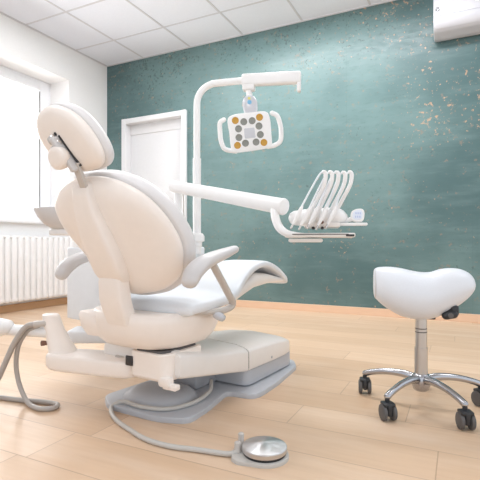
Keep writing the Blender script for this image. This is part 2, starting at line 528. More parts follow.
# sloping lift housing, in two covers split at the seam
def housing(prof, name, mat='ivory_cover'):
    rs = []
    for y, w, z0, z1 in prof:
        cz, hz = (z0+z1)/2, (z1-z0)/2
        sec = []
        for a, b in sup(40, 1, 1, 9):
            x = a*w
            z = cz+b*hz
            if b > 0: z += (.022*(1-(abs(a))**2.2)-.0)*b
            sec.append(Vector((x, y, z)))
        rs.append(sec)
    return obj(name, rings(BM(), rs), mat, chair, 40)
housing([(-.425, .185, .185, .254), (-.42, .195, .176, .264), (-.40, .2, .17, .264), (-.2, .203, .135, .226), (.028, .205, .094, .196), (.031, .2, .097, .192)], 'lift_cover')
housing([(.025, .2025, .097, .1935), (.045, .2025, .097, .1935)], 'cover_seam', 'tread')
housing([(.0345, .2, .097, .192), (.0375, .205, .094, .196), (.25, .207, .09, .19), (.40, .203, .09, .175), (.465, .19, .09, .158), (.495, .175, .092, .145), (.505, .16, .1, .13)], 'base_cover')
bm = BM(); box(bm, (.2065, .24, .118), (.004, .012, .012), .003); obj('screw_cap', bm, 'plate', chair)

# swivel block under the seat
bm = BM()
o_ = round_poly([(0, -.40), (.005, -.475), (.16, -.475), (.175, -.44), (.175, -.26), (0, -.26)], .02)
rs = [[Vector((.08+(a-.08)*k, -.36+(b+.36)*k, z)) for a, b in o_] for z, k in ((.172, .93), (.182, 1), (.264, 1), (.268, .97))]
block = obj('swivel_block', rings(bm, rs), 'ivory', chair)
rs = [[Vector((.08+(a-.08)*.8, -.36+(b+.36)*.88, z)) for a, b in o_] for z in (.262, .276)]
obj('gap_shade', rings(BM(), rs), 'tread', block)  # dark band put in as the shade of the gap under the bowl
obj('block_slot', box(BM(), (.004, -.4765, .23), (.034, .008, .036), .003), 'dark', block)
bm = BM()
box(bm, (.165, -.46, .175), (.05, .035, .035), .01); box(bm, (.185, -.455, .16), (.06, .03, .02), .006)
obj('release_latch', bm, 'ivory', block)

# seat bowl (under-seat shell)
bm = BM()
def bowl_ring(z, hx, y0, y1, e=3.0, n=56):
    cy, hy = (y0+y1)/2, (y1-y0)/2
    return [Vector((a, cy+b, z)) for a, b in sup(n, hx, hy, e)]
rs = [bowl_ring(.270, .085, -.40, -.20), bowl_ring(.272, .145, -.455, -.16), bowl_ring(.282, .178, -.49, -.14),
      bowl_ring(.305, .198, -.515, -.115), bowl_ring(.34, .212, -.53, -.10), bowl_ring(.375, .218, -.535, -.09), bowl_ring(.402, .216, -.532, -.09),
      bowl_ring(.410, .208, -.525, -.095), bowl_ring(.408, .17, -.48, -.12)]
for r_ in rs:
    for v in r_: v.x -= .008
shell = obj('seat_shell', rings(bm, rs), 'ivory', chair, 50)
# raised horn at the rear left of the bowl
bm = BM()
rs = []
for z, k, sh in ((.31, .7, 0), (.34, .93, -.006), (.385, 1, -.016), (.397, .9, -.018), (.40, .6, -.018)):
    rs.append([Vector((-.155+sh+a*k, -.465+b*k, z)) for a, b in sup(20, .068, .066, 3.2)])
obj('shell_corner', rings(bm, rs), 'ivory', shell, 50)
# front under-shell that carries the leg rest
def wdt(y): 
    pts = [(-.5, .235), (-.3, .25), (-.18, .24), (-.05, .205), (.08, .155), (.2, .13), (.35, .12), (.5, .115), (.62, .10), (.66, .085)]
    for i in range(len(pts)-1):
        if pts[i][0] <= y <= pts[i+1][0]:
            t = (y-pts[i][0])/(pts[i+1][0]-pts[i][0]); return pts[i][1]*(1-t)+pts[i+1][1]*t
    return pts[-1][1] if y > 0 else pts[0][1]
bm = BM()
loft_x(bm, [(-.02, .13, .385, .41, 3), (.02, .14, .392, .43, 4), (.12, wdt(.12)-.012, .415, .475, 4), (.25, wdt(.25)-.01, .436, .515, 4), (.4, wdt(.4)-.01, .447, .505, 4), (.55, wdt(.55)-.008, .445, .475, 4), (.628, .085, .442, .458, 3)])
obj('leg_rest_shell', bm, 'ivory_cover', chair, 50)
# seat and leg-rest cushion
bm = BM()
top = [(-.41, .45), (-.36, .455), (-.25, .46), (-.1, .468), (.05, .505), (.15, .54), (.25, .566), (.34, .573), (.42, .562), (.52, .528), (.60, .492), (.645, .470)]
prof = []
P_ = catmull([(y, z, 0) for y, z in top], 3)
m_ = len(P_)
for i, p in enumerate(P_):
    y, z = p.x, p.y
    th = .058 if y < .0 else (.058-.018*min(1, y/.3))
    prof.append((y, wdt(y), z-th, z, 4.2))
y, w, z0, z1, e = prof[0]; prof = [(y-.022, w*.7, z0+.02, z1-.02, 3), (y-.014, w*.9, z0+.008, z1-.008, 3.5)]+prof
y, w, z0, z1, e = prof[-1]; prof += [(y+.01, w*.93, z0+.005, z1-.006, 3.5), (y+.016, w*.75, z0+.012, z1-.012, 3)]
cush = obj('seat_cushion', loft_x(bm, prof, 40), 'seat', chair, 50)

# backrest
TB = R(25)
B0 = Vector((0, -.42, .42)); UP = Vector((0, -math.sin(TB), math.cos(TB))); NN = Vector((0, math.cos(TB), math.sin(TB)))
def fb(a, b, c): return B0+Vector((a, 0, 0))+UP*b+NN*c
half = [(0, .51), (.085, .503), (.16, .475), (.222, .427), (.258, .355), (.266, .27), (.243, .19), (.205, .122), (.138, .083), (.065, .07)]
outl = half+[(0, .064)]+[(-a, b) for a, b in half[:0:-1]]
def fbs(a, b, c):
    a_ = a-.034*max(0, (b-.22)/.3)+.022*max(0, (.3-b)/.3)
    if a < 0: a_ += .045*math.exp(-((b-.2)/.13)**2)*min(1, abs(a)/.25)
    # shell edges curl forward a little
    return fb(a_, b, c+(.012+.062*max(0, 1-b/.45))*(abs(a)/.27)**2)
obj('backrest_shell', pad(BM(), outl, [(.3, .005), (.7, .005), (.96, .005), (.99, .0), (1, -.008), (.985, -.02), (.95, -.031), (.88, -.042), (.75, -.052), (.5, -.06), (.25, -.062)], fbs), 'ivory', chair, 60)
outl2 = [(a, b-.016*max(0, (.3-b)/.23)) for a, b in outl]
obj('backrest_cushion', pad(BM(), outl2, [(.3, .005), (.9, .005), (1.0, .006), (1.02, .013), (1.027, .028), (1.025, .045), (1.005, .062), (.96, .072), (.88, .074), (.7, .064), (.4, .056), (.2, .054)], fbs), 'pad', chair, 60)
# raised spine down the back
bm = BM(); rs = []
for b, a_, w, c0, c1 in ((.495, -.012, .03, -.02, -.044), (.488, -.012, .038, -.015, -.064), (.46, -.01, .042, -.02, -.075), (.40, -.004, .05, -.025, -.092), (.32, .004, .061, -.03, -.102), (.25, .008, .067, -.02, -.104), (.19, .008, .066, -.02, -.10), (.155, .006, .06, -.01, -.09), (.143, .006, .053, -.01, -.076)):
    cz, hz = (c0+c1)/2, abs(c1-c0)/2
    rs.append([fb(a_+a, b, cz+d) for a, d in sup(36, w, hz, 6)])
obj('spine_cover', rings(bm, rs), 'ivory', chair, 50)
# strut joining backrest and seat bowl
bm = BM(); rs = []
for z, yy, w, h_ in ((.542, -.548, .048, .022), (.537, -.55, .053, .028), (.52, -.55, .055, .03), (.46, -.543, .057, .032), (.40, -.522, .056, .032), (.37, -.51, .055, .03)):
    rs.append([Vector((.004+a, yy+b, z)) for a, b in sup(28, w, h_, 5)])
obj('back_support', rings(bm, rs), 'ivory', chair, 45)

# headrest
TH = R(25); H0 = Vector((.007, -.70, .98))
HU = Vector((0, -math.sin(TH), math.cos(TH))); HN = Vector((0, math.cos(TH), math.sin(TH)))
def fh(a, b, c): return H0+Vector((a, 0, 0))+HU*b+HN*c
ho = [(-.137, .098), (-.09, .122), (-.03, .122), (.035, .088), (.08, .03), (.1, -.03), (.093, -.07), (.06, -.09), (-.01, -.094), (-.08, -.07), (-.135, -.02), (-.158, .045)]
hr = obj('headrest', pad(BM(), ho, [(.5, .004), (.97, .004), (1, -.004), (.985, -.014), (.93, -.024), (.8, -.032), (.5, -.037), (.2, -.038)], fh), 'ivory', chair, 60)
obj('headrest_cushion', pad(BM(), ho, [(.5, .003), (.99, .003), (1.03, .008), (1.045, .018), (1.04, .03), (1.0, .04), (.85, .048), (.5, .046), (.2, .044)], fh), 'pad', hr, 60)
bm = BM()
mt = Matrix((Vector((1, 0, 0)), HU, HN)).transposed()
rot = mt @ Matrix.Rotation(R(24), 3, 'Z')
box(bm, fh(-.018, -.024, -.05), (.019, .125, .034), .007, 3, rot)
brk = obj('headrest_bracket', bm, 'armrest', hr, 40)
bm = BM(); box(bm, fh(-.006, -.018, -.036), (.005, .115, .012), .001, 1, rot); obj('bracket_slot', bm, 'dark', brk)
bm = BM()
box(bm, fh(-.052, .026, -.046), (.028, .026, .03), .007, 2, rot); box(bm, fh(-.045, .006, -.045), (.05, .016, .024), .005, 2, rot)
obj('bracket_joint', bm, 'steel', brk)
bm = BM(); lathe(bm, [(.006, 0), (.006, .004), (.0, .005)], fh(-.043, .040, -.036), 12, align(-HN)); obj('bolt', bm, 'dark', brk)
bm = BM(); kc = fh(-.036, -.033, -.055)
lathe(bm, [(.028, -.012), (.034, -.006), (.0365, .004), (.037, .012), (.036, .02), (.032, .024), (.020, .026), (.0, .0265)], kc, 36, align((.05, -.97, -.22)))
obj('headrest_knob', bm, 'ivory', hr, 60)
bm = BM(); box(bm, fh(.002, -.10, -.04), (.03, .085, .014), .004, 2, mt); obj('headrest_post', bm, 'strut', hr)

# armrests
for s in (1, -1):
    bm = BM()
    pts = [(-.522, .536, .024), (-.497, .566, .027), (-.44, .594, .025), (-.345, .616, .0205), (-.262, .634, .0145)]
    tube(bm, [(s*.32, y, z, r) for y, z, r in pts], .02, 8, 20, 1.25, (1, 0, 0))
    ar = obj('armrest', bm, 'armrest', chair, 60)
    bm = BM()
    pts = [(-.385, .585), (-.33, .53), (-.26, .465), (-.222, .432), (-.232, .412), (-.28, .404), (-.36, .408)]
    xs = [.31, .305, .295, .285, .275, .25, .2]
    tube(bm, [(s*x, y, z) for x, (y, z) in zip(xs, pts)], .0125, 6, 12, 1.2, (1, 0, 0))
    obj('armrest_strut', bm, 'strut', ar, 60)
bm = BM(); lathe(bm, [(.0, -.012), (.02, -.01), (.026, 0), (.024, .01), (.012, .016), (0, .017)], (.26, -.275, .385), 20, align((.4, .2, .9)))
obj('tilt_knob', bm, 'clear', chair, 60)

# low side arm that reaches left from the swivel block, with its conical post
bm = BM()
ao = round_poly([(.012, -.470), (.0, -.36), (-.10, -.33), (-.36, -.42), (-.415, -.47), (-.41, -.535), (-.36, -.56), (-.1, -.50)], .04)
rs = []
for z, k in ((.158, .9), (.162, .96), (.172, 1), (.208, 1), (.217, .97), (.22, .92)):
    rs.append([Vector((-.2+(a+.2)*k, -.45+(b+.45)*k, z)) for a, b in ao])
sarm = obj('side_arm', rings(bm, rs), 'ivory', chair, 45)
bm = BM(); lathe(bm, [(.026, 0), (.026, .004), (.02, .006), (0, .0062)], (-.10, -.415, .219), 24); obj('arm_cap', bm, 'strut', sarm)
bm = BM(); rs = []
for z, x, y_, r in ((.216, -.368, -.482, .055), (.225, -.37, -.482, .054), (.26, -.388, -.486, .047), (.31, -.41, -.492, .038), (.355, -.424, -.496, .034), (.365, -.427, -.497, .032), (.367, -.427, -.497, .027)):
    rs.append([Vector((x+r*math.cos(a), y_+r*math.sin(a), z+.0*math.cos(a))) for a in [2*PI*k/28 for k in range(28)]])
post = obj('hose_post', rings(bm, rs), 'ivory', sarm, 50)
bm = BM(); tube(bm, [(-.42, -.51, .295), (-.53, -.535, .293), (-.63, -.56, .292)], .023, 2, 18); obj('side_tube', bm, 'white', sarm)
bm = BM(); tube(bm, [(-.615, -.572, .308, .03), (-.66, -.588, .303, .04), (-.71, -.603, .298, .034)], .03, 4, 20); obj('tube_head', bm, 'white', sarm)
bm = BM(); lathe(bm, [(.011, 0), (.011, .012), (.006, .013), (0, .008)], (-.428, -.525, .252), 14, align((-.3, -1, .1))); tube(bm, [(-.40, -.49, .252), (-.428, -.525, .252)], .009, 1, 12, rnd=False); obj('port', bm, 'brown', sarm)
bm = BM(); tube(bm, [(-.415, -.515, .332, .013), (-.432, -.535, .332, .013), (-.45, -.552, .330, .015)], .013, 2, 14, rnd='half'); obj('hose_socket', bm, 'strut', sarm)

# hoses hanging from the side arm
def wpath(pts): return [tuple(L2W(p[:3]))+tuple(p[3:]) for p in pts]
bm = BM()
tube(bm, wpath([(-.445, -.547, .331), (-.49, -.565, .318), (-.535, -.585, .255), (-.57, -.60, .18), (-.61, -.62, .09), (-.66, -.65, .03), (-.75, -.70, .0125), (-.95, -.74, .0125)]), .0115, 8, 12)
tag(obj('suction_hose', bm, 'hose', None, 60), 'grey suction hose dropping from the chair side post straight out of frame', 'hose')
bm = BM()
tube(bm, wpath([(-.46, -.53, .318), (-.505, -.55, .295), (-.54, -.565, .24), (-.56, -.565, .16), (-.55, -.56, .085), (-.51, -.56, .03), (-.455, -.57, .011), (-.385, -.575, .0105), (-.345, -.545, .0105), (-.365, -.51, .0105), (-.44, -.52, .0105), (-.55, -.56, .0105), (-.8, -.62, .0105)]), .0095, 8, 12)
tag(obj('suction_hose', bm, 'hose', None, 60), 'grey hose making a loop on the wooden floor left of the chair', 'hose')

# ------------------------------------------------------------------ dental unit (cabinet and spittoon) at the chair's far side
unit = empty('dental_unit', L2W((-.5, .1, 0)), 'white water-unit cabinet with spittoon bowl behind the chair', 'dental unit', A)
UO = Vector((-.5, .1, 0))
def urel(bm): bm.transform(Matrix.Translation(-UO)); return bm
bm = BM(); box(bm, (-.5, .11, .47), (.24, .78, .34), .012, 3); cab = obj('cabinet', urel(bm), 'white_cool', unit, 40)
bm = BM(); box(bm, (-.5, .1, .30), (.18, .6, .02), .004); obj('cabinet_base', urel(bm), 'tread', cab)
bm = BM()
box(bm, (-.46, -.22, .232), (.26, .13, .06), .012, 3, Matrix.Rotation(R(34), 3, 'Z')); box(bm, (-.53, -.12, .28), (.12, .14, .08), .01); obj('link_arm', urel(bm), 'white_cool', unit, 40)
bm = BM(); box(bm, (-.56, .2, .155), (.14, .2, .31), .015); obj('pedestal', urel(bm), 'white_cool', unit, 40)
bm = BM()
box(bm, (-.645, -.22, .712), (.17, .16, .03), .008, 3); box(bm, (-.56, -.1, .67), (.09, .10, .09), .015, 3); obj('spittoon_bracket', urel(bm), 'white', unit)
bm = BM()
bc = Vector((-.745, -.25, .0))
rs = []
for z, rx, ry in ((.722, .03, .03), (.728, .07, .06), (.75, .11, .09), (.785, .138, .11), (.818, .15, .12), (.826, .15, .12), (.826, .142, .112), (.80, .125, .10), (.765, .09, .075), (.75, .03, .03)):
    rs.append([Vector((bc.x+.09+rx*math.cos(a)-.03*(z-.72)/.1, bc.y+ry*math.sin(a), z)) for a in [2*PI*k/36 for k in range(36)]])
obj('spittoon_bowl', urel(rings(bm, rs)), 'armrest', unit, 50)

# ------------------------------------------------------------------ operating light on its pole
light = empty('operating_light', (-1.373, 2.222, .64), 'white dental operating light hung from a tall bent pole', 'operating light')
LO = Vector(light.location)
def lrel(bm): bm.transform(Matrix.Translation(-LO)); return bm
AL = R(26.2)
FW = Vector((-math.sin(AL), math.cos(AL), 0)); RT = Vector((math.cos(AL), math.sin(AL), 0))
def at(u, v, d): return Vector((0, 0, CH))+FW*d+RT*((u-240)/446*d)+Vector((0, 0, -(v-245)/446*d))
px, py = -1.373, 2.222
bm = BM(); lathe(bm, [(.024, .60), (.026, .64), (.03, .645), (.03, .668), (.044, .672), (.044, .70), (.036, .715), (.024, .72)], (px, py, 0), 28); obj('pole_collar', lrel(bm), 'white', light)
bm = BM(); tube(bm, [(px, py, .70), (px, py, 1.155)], .0235, 1, 24, rnd=False); obj('pole_sleeve', lrel(bm), 'white', light)
tip = Vector((-.80, 2.39, 1.605))
arm = [(px, py, 1.13), (px, py, 1.30), (px, py, 1.46)]
bd = (tip-Vector((px, py, 1.60))); bd.z = 0; bd.normalize()
for k in range(1, 7):
    a = PI/2*k/6; q = Vector((px, py, 1.47))+bd*(.115*(1-math.cos(a)))+Vector((0, 0, .115*math.sin(a))); arm.append(tuple(q))
arm.append(tuple(Vector((px, py, 1.592))+bd*.30))
bm = BM(); tube(bm, arm, .0195, 4, 20, rnd=False); obj('bent_pole', lrel(bm), 'white', light, 60)
s0 = Vector((px, py, 1.588))+bd*.265; s1 = Vector((px, py, 1.583))+bd*.602
dirv = (s1-s0).normalized(); side = Vector((0, 0, 1)).cross(dirv).normalized(); upv = dirv.cross(side)
mrot = Matrix((dirv, side, upv)).transposed()
bm = BM(); box(bm, (s0+s1)/2+Vector((0, 0, .004)), ((s1-s0).length, .05, .066), .012, 3, mrot)
box(bm, s1-dirv*.012+Vector((0, 0, -.045)), (.022, .04, .06), .008, 2, mrot); obj('arm_housing', lrel(bm), 'white', light, 45)
hub = s0+dirv*.06
bm = BM(); box(bm, hub+Vector((-.02, 0, -.018)), (.07, .055, .075), .01, 3, mrot); obj('arm_bracket', lrel(bm), 'white', light, 45)
# head: plate facing the chair, tipped slightly down
hd = at(249.3, 132, 2.50)
rol = R(5)
fx = (RT*math.cos(rol)+Vector((0, 0, 1))*math.sin(rol)).normalized()
fz0 = (-FW+Vector((0, 0, -.18))).normalized()
fy = fz0.cross(fx).normalized(); fz = fx.cross(fy).normalized()
px2 = 2.5/446
def fl_(a, b, c=0): return hd+fx*(a*px2)+fy*(b*px2)+fz*c
def fpx(u, v):  # crop coordinates of the head -> local plane pixels
    U, V = 220+u/6.857, 90+v/6.857
    dx, dy = U-249.3, -(V-132)
    return (dx*math.cos(rol)+dy*math.sin(rol), -dx*math.sin(rol)+dy*math.cos(rol))
top_j = hub+Vector((-.02, 0, -.05))
ho2 = [fpx(*q) for q in ((88, 174), (200, 158), (305, 150), (340, 186), (354, 300), (358, 372), (334, 396), (200, 418), (98, 427), (76, 400), (64, 300), (52, 208))]
bm = BM()
def fhl(a, b, c): return fl_(a, b, c)
pad(bm, ho2, [(.4, 0), (.93, 0), (.985, -.003), (1, -.012), (.985, -.03), (.9, -.045), (.6, -.058), (.3, -.06)], fhl, 5)
head = obj('lamp_head', lrel(bm), 'white', light, 50)
bm = BM()
sq = [fpx(*q) for q in ((165, 265), (235, 258), (245, 325), (170, 332))]
pad(bm, [(a, b) for a, b in round_poly(sq, .8)], [(.5, .0022), (.93, .002), (1, .0)], fhl, 1); obj('sensor_cover', lrel(bm), 'clear', head)
for (u, v, mt_) in [(105, 212, 'led_amber'), (270, 190, 'led_amber'), (120, 378, 'led_amber'), (302, 358, 'led_amber'), (163, 220, 'led_grey'), (220, 213, 'led_grey'), (127, 267, 'led_grey'), (267, 248, 'led_grey'), (130, 325, 'led_grey'), (277, 305, 'led_grey'), (175, 363, 'led_grey'), (248, 355, 'led_grey')]:
    a, b = fpx(u, v); bm = BM()
    lathe(bm, [(.0195, -.004), (.0195, .001), (.0175, .0025), (.016, .0005), (.008, .0), (0, .001)], fl_(a, b, .0), 20, align(fz))
    obj('led_lens', lrel(bm), mt_, head, 50)
def hand(pts):
    bm = BM(); tube(bm, [tuple(fl_(*fpx(*q), -.02)) for q in pts], .0135, 6, 14, 1.0); return bm
obj('lamp_handle', lrel(hand([(26, 205), (0, 226), (0, 290), (8, 352), (36, 404), (110, 416)])), 'white', head, 60)
obj('lamp_handle', lrel(hand([(358, 160), (392, 178), (412, 225), (422, 280), (418, 345), (380, 375), (330, 385)])), 'white', head, 60)
# neck joint
nk0, nk1 = fl_(*fpx(212, 165), -.035), top_j
nv = (nk1-nk0)
bm = BM()
def nk(t, w, h_, e=3): 
    c = nk0+nv*t
    return [c+RT*a+FW*b for a, b in sup(24, w, h_, e)]
rings(bm, [nk(-.02, .034, .02), nk(.05, .037, .024), nk(.25, .042, .028), nk(.5, .043, .03), nk(.62, .036, .028), nk(.72, .022, .022), nk(.74, .015, .015)])
nkO = obj('tilt_joint', lrel(bm), 'clear', light, 50)
bm = BM(); tube(bm, [tuple(nk0+nv*.70), tuple(nk0+nv*1.25)], .0165, 1, 20, rnd=False); obj('joint_pin', lrel(bm), 'white', light)
bm = BM(); lathe(bm, [(.012, 0), (.012, .002), (0, .003)], nk0+nv*.42-FW*.0305-RT*.004, 20, align(-FW)); obj('joint_badge', lrel(bm), 'blue', nkO)
bm = BM(); lathe(bm, [(.008, 0), (.008, .002), (0, .003)], nk0+nv*.58-FW*.029-RT*.004, 20, align(-FW)); obj('joint_badge', lrel(bm), 'yellow', nkO)

# ------------------------------------------------------------------ instrument delivery unit on its swing arm
pv = at(178, 186, 2.5)
dl = empty('instrument_delivery_unit', (pv.x, pv.y, .64), 'white swing arm with instrument head hovering over the chair', 'dental instrument unit')
DO = Vector(dl.location)
def drel(bm): bm.transform(Matrix.Translation(-DO)); return bm
a0, a1 = at(173.5, 186.3, 2.5), at(282, 206.5, 2.0)
bm = BM(); tube(bm, [tuple(a0)+(.033,), tuple(a1)+(.037,)], .035, 1, 28, rnd=False)
obj('swing_arm', drel(bm), 'white', dl, 50)
bm = BM(); ad = (a1-a0).normalized()
lathe(bm, [(.0, -.022), (.02, -.018), (.03, -.008), (.034, 0)], a0, 28, align(ad)); obj('arm_cap', drel(bm), 'white', dl, 50); bm = BM(); lathe(bm, [(.038, -.002), (.0385, .008), (.036, .014), (.02, .017), (0, .018)], a1, 28, align(ad)); obj('arm_cap', drel(bm), 'white', dl, 50)
bm = BM(); tube(bm, [(pv.x, pv.y, .64), (pv.x, pv.y, pv.z-.02)], .021, 1, 20, rnd=False)
lathe(bm, [(.034, .64), (.034, .665), (.022, .675)], (pv.x, pv.y, 0), 24)
obj('arm_post', drel(bm), 'white', dl)
bm = BM()
cp = at(183, 197, 2.44)
tube(bm, [tuple(cp+Vector((0, 0, .02))), tuple(cp+Vector((.006, -.004, -.03))), tuple(cp+Vector((.008, -.004, -.1))), tuple(cp+Vector((.0, .03, -.2)))], .0035, 6, 8); obj('arm_cord', drel(bm), 'cable', dl)
# elbow under the arm end, curling forward to the head
D = 1.95
bm = BM()
tube(bm, [tuple(at(274.5, 209, D+.06))+(.019,), tuple(at(275.5, 218, D+.04))+(.019,), tuple(at(279, 227, D+.02))+(.0185,), tuple(at(286, 233, D))+(.016,), tuple(at(296, 235, D))+(.013,), tuple(at(306, 235.5, D))+(.010,)], .02, 6, 18)
obj('elbow', drel(bm), 'white', dl, 60)
# frame of the instrument head: uh across, vh away from the viewer
uh = (RT*.985-FW*.17).normalized(); vh = Vector((0, 0, 1)).cross(uh).normalized()
mh = Matrix((uh, vh, Vector((0, 0, 1)))).transposed()
pxh = D/446
def dp(u, v, away=0): # point of the head seen near picture position (u, v), then pushed away
    base = at(322, 225, D); r = uh.dot(RT)
    return base+uh*((u-322)*pxh/r)+Vector((0, 0, -(v-225)*pxh))+vh*away
# body: rounded long hull
bm = BM()
rs = []
for u, hh, w, vc in ((288.5, .006, .02, 217), (290, .022, .045, 217), (294, .032, .065, 217), (305, .038, .08, 217), (325, .042, .085, 216.5), (337, .040, .08, 216), (343, .030, .06, 216.5), (347, .014, .03, 217.5)):
    c = dp(u, vc, .06)
    rs.append([c+vh*a+Vector((0, 0, b)) for a, b in sup(24, w, hh, 2.6)])
body = obj('unit_body', drel(rings(bm, rs)), 'white', dl, 60)
bm = BM()
box(bm, dp(322, 225, .05), (.155, .14, .022), .006, 2, mh); obj('holder_bar', drel(bm), 'ivory_cover', body)
for u in (313.5, 322.2):
    bm = BM(); lathe(bm, [(.007, 0), (.007, .004), (.004, .0045), (0, .002)], dp(u, 228.3, -.0215), 14, align(-vh)); obj('socket', drel(bm), 'dark', body)
bm = BM(); lathe(bm, [(.008, 0), (.008, .01), (.005, .012), (0, .009)], dp(321.8, 222.5, -.028), 14, align(-vh)); obj('dial', drel(bm), 'brown', body)
# flat tray slab with a dark end
bm = BM()
box(bm, dp(319.5, 235.3, .05), ((354-285)*pxh, .17, .019), .006, 2, mh); tr = obj('tray', drel(bm), 'ivory_cover', dl)
bm = BM(); box(bm, dp(318.5, 234.4, -.0355), ((350-292)*pxh, .004, .004), .001, 1, mh); obj('tray_groove', drel(bm), 'tread', tr)
bm = BM(); box(bm, dp(348.5, 235.6, -.0352), (.035, .004, .009), .001, 1, mh); obj('tray_end', drel(bm), 'dark', tr)
bm = BM(); box(bm, dp(306, 240.4, .05), ((324-290)*pxh, .14, .016), .006, 2, mh); obj('under_box', drel(bm), 'ivory_cover', tr)
# side grip and keypad
bm = BM(); box(bm, dp(352.5, 224.3, .02), ((366-339)*pxh, .03, .013), .005, 2, mh); obj('side_grip', drel(bm), 'white', dl)
kpn = (-vh+Vector((0, 0, .35))).normalized(); kx = uh; ky = kpn.cross(kx).normalized()
kc = dp(356.5, 215.5, .02)
def fk(a, b, c): return kc+kx*a+ky*b+kpn*c
bm = BM(); ko = [(-.030, -.012), (-.026, .018), (-.008, .031), (.018, .033), (.029, .02), (.028, -.008), (.018, -.026), (-.012, -.028)]
pad(bm, ko, [(.5, .0), (.93, 0), (1, -.004), (.97, -.012), (.7, -.018), (.3, -.018)], fk, 5); kp = obj('keypad', drel(bm), 'white', dl, 50)
bm = BM(); pad(bm, ko, [(.3, .002), (.70, .002), (.74, -.002)], fk, 5); kf = obj('keypad_face', drel(bm), 'panel_blue', kp)
bm = BM()
for i in range(3):
    for j in range(2): box(bm, fk(-.009+i*.009+j*.002, -.007+j*.016, .0025), (.005, .009, .001), 0, 1, Matrix((kx, ky, kpn)).transposed())
obj('keys', drel(bm), 'key_line', kf)
bm = BM(); tube(bm, [tuple(dp(344, 221, .04)), tuple(dp(349, 219.5, .03)), tuple(dp(354, 218, .025))], .010, 4, 12); obj('keypad_stem', drel(bm), 'white', dl)
# five whip arms and their handpieces
tops = [(324.6, 173), (330.8, 173), (336.8, 173), (343.4, 173), (349.6, 172.5)]
feet = [(307, 221), (313.5, 222), (320, 220.5), (327.5, 217), (335.5, 212)]
words = ['leftmost', 'second from the left', 'middle', 'second from the right', 'rightmost']
for i, ((tu, tv), (fu, fv)) in enumerate(zip(tops, feet)):
    aw = -.05+.010*i
    b0 = dp(fu, fv, aw+.02); t0 = dp(tu, tv, aw)
    bm = BM()
    bu, bv = tu+.4, tv+11
    kk = lambda t: dp(fu+(bu-fu)*t, fv+(bv-fv)*t, aw+.02*(1-t))
    tube(bm, [tuple(kk(-.05))+(.0085,), tuple(kk(.35))+(.0088,), tuple(kk(.9))+(.0088,), tuple(dp(tu+.7, tv+5.5, aw))+(.009,), tuple(dp(tu+.2, tv+1.5, aw))+(.0085,), tuple(dp(tu-1.6, tv+.6, aw))+(.0075,)], .01, 6, 14)
    obj('whip_arm', drel(bm), 'white', dl, 60)
    # supply tube that hangs from the arm's top to the handpiece
    bm = BM()
    q0 = dp(tu-1.8, tv+1.0, aw-.004)
    hx, hv = fu-11+i*1.0, 221+1.0*(i % 2)
    e1 = dp(hx+6, hv-12, aw-.025)
    tube(bm, [tuple(q0), tuple(q0.lerp(e1, .08)-uh*.008), tuple(q0.lerp(e1, .5)-uh*.006), tuple(e1)], .0042, 6, 8)
    obj('supply_tube', drel(bm), 'white_cool', dl, 60)
    # handpiece
    hpo = empty('dental_handpiece', tuple(dp(hx, hv, aw-.035)), '%s of the five slim white handpieces resting on the instrument unit' % words[i], 'handpiece', 0, 'handpieces on the instrument unit')
    ho_ = Vector(hpo.location)
    g0, g1 = dp(hx-2, hv+5.5, aw-.04), dp(hx+7, hv-13, aw-.025)
    gv = g1-g0
    bm = BM(); tube(bm, [tuple(g0+gv*.1)+(.0055,), tuple(g0+gv*.3)+(.0075,), tuple(g0+gv*.6)+(.009,), tuple(g0+gv*.9)+(.008,), tuple(g1)+(.0055,)], .007, 5, 14)
    bm.transform(Matrix.Translation(-ho_)); obj('grip', bm, 'white', hpo, 60)
    bm = BM(); tube(bm, [tuple(g0+gv*.12), tuple(g0-vh*.002), tuple(g0-gv*.12-vh*.01)], .0045, 4, 12); bm.transform(Matrix.Translation(-ho_)); obj('tool_tip', bm, 'steel', hpo, 60)

# ------------------------------------------------------------------ saddle stool
sx, sy = -.14, 1.95
st = empty('saddle_stool', (sx, sy, 0), 'white saddle stool with chrome five-star castor base', 'stool')
def srel(bm): bm.transform(Matrix.Translation(-Vector((sx, sy, 0)))); return bm
ax = (RT*.962-FW*.27).normalized(); bx = Vector((0, 0, 1)).cross(ax)
def seat_ring(s, zt, zb, w, e, lean=0):
    cz, hz = (zt+zb)/2, (zt-zb)/2
    ring = []
    for a, b in sup(36, 1, 1, e):
        f = 1-.22*max(0, b)          # narrower toward the top
        ring.append(ax*(s+lean*b*hz)+bx*(a*w*f)+Vector((0, 0, cz+b*hz)))
    return ring
pxs = 1.81/446
def sv(u, v): return ((u-422.5)*pxs*.95, CH-(v-245)*pxs)
prof = [(374.3, 276, 290, .05, 2.6), (375, 270.5, 297, .09, 2.6), (378, 268.2, 301, .12, 2.6), (384, 267.3, 306, .15, 2.6), (392, 267.2, 311, .165, 2.6), (402, 268.3, 316, .172, 2.5), (412, 270.4, 318.2, .174, 2.5), (422, 272, 318.6, .17, 2.5), (432, 271.8, 317.4, .16, 2.4), (442, 268.6, 313.5, .146, 2.4), (452, 267.7, 307.5, .13, 2.4), (460, 268.6, 302, .112, 2.4), (467, 271.5, 296, .09, 2.4), (471.5, 275.8, 290.5, .062, 2.3), (473.2, 279.5, 287, .035, 2.2)]
rs = []
P_ = catmull([(p[0], p[1], p[2], p[3]*100, p[4]) for p in prof], 3)
for p in P_:
    s, zt = sv(p[0], p[1]); _, zb = sv(p[0], p[2]); rs.append([v+Vector((sx, sy, 0)) for v in seat_ring(s, zt, zb, max(.01, p[3]/100*.74), p[4])])
seat = obj('seat', srel(rings(BM(), rs)), 'stool', st, 60)
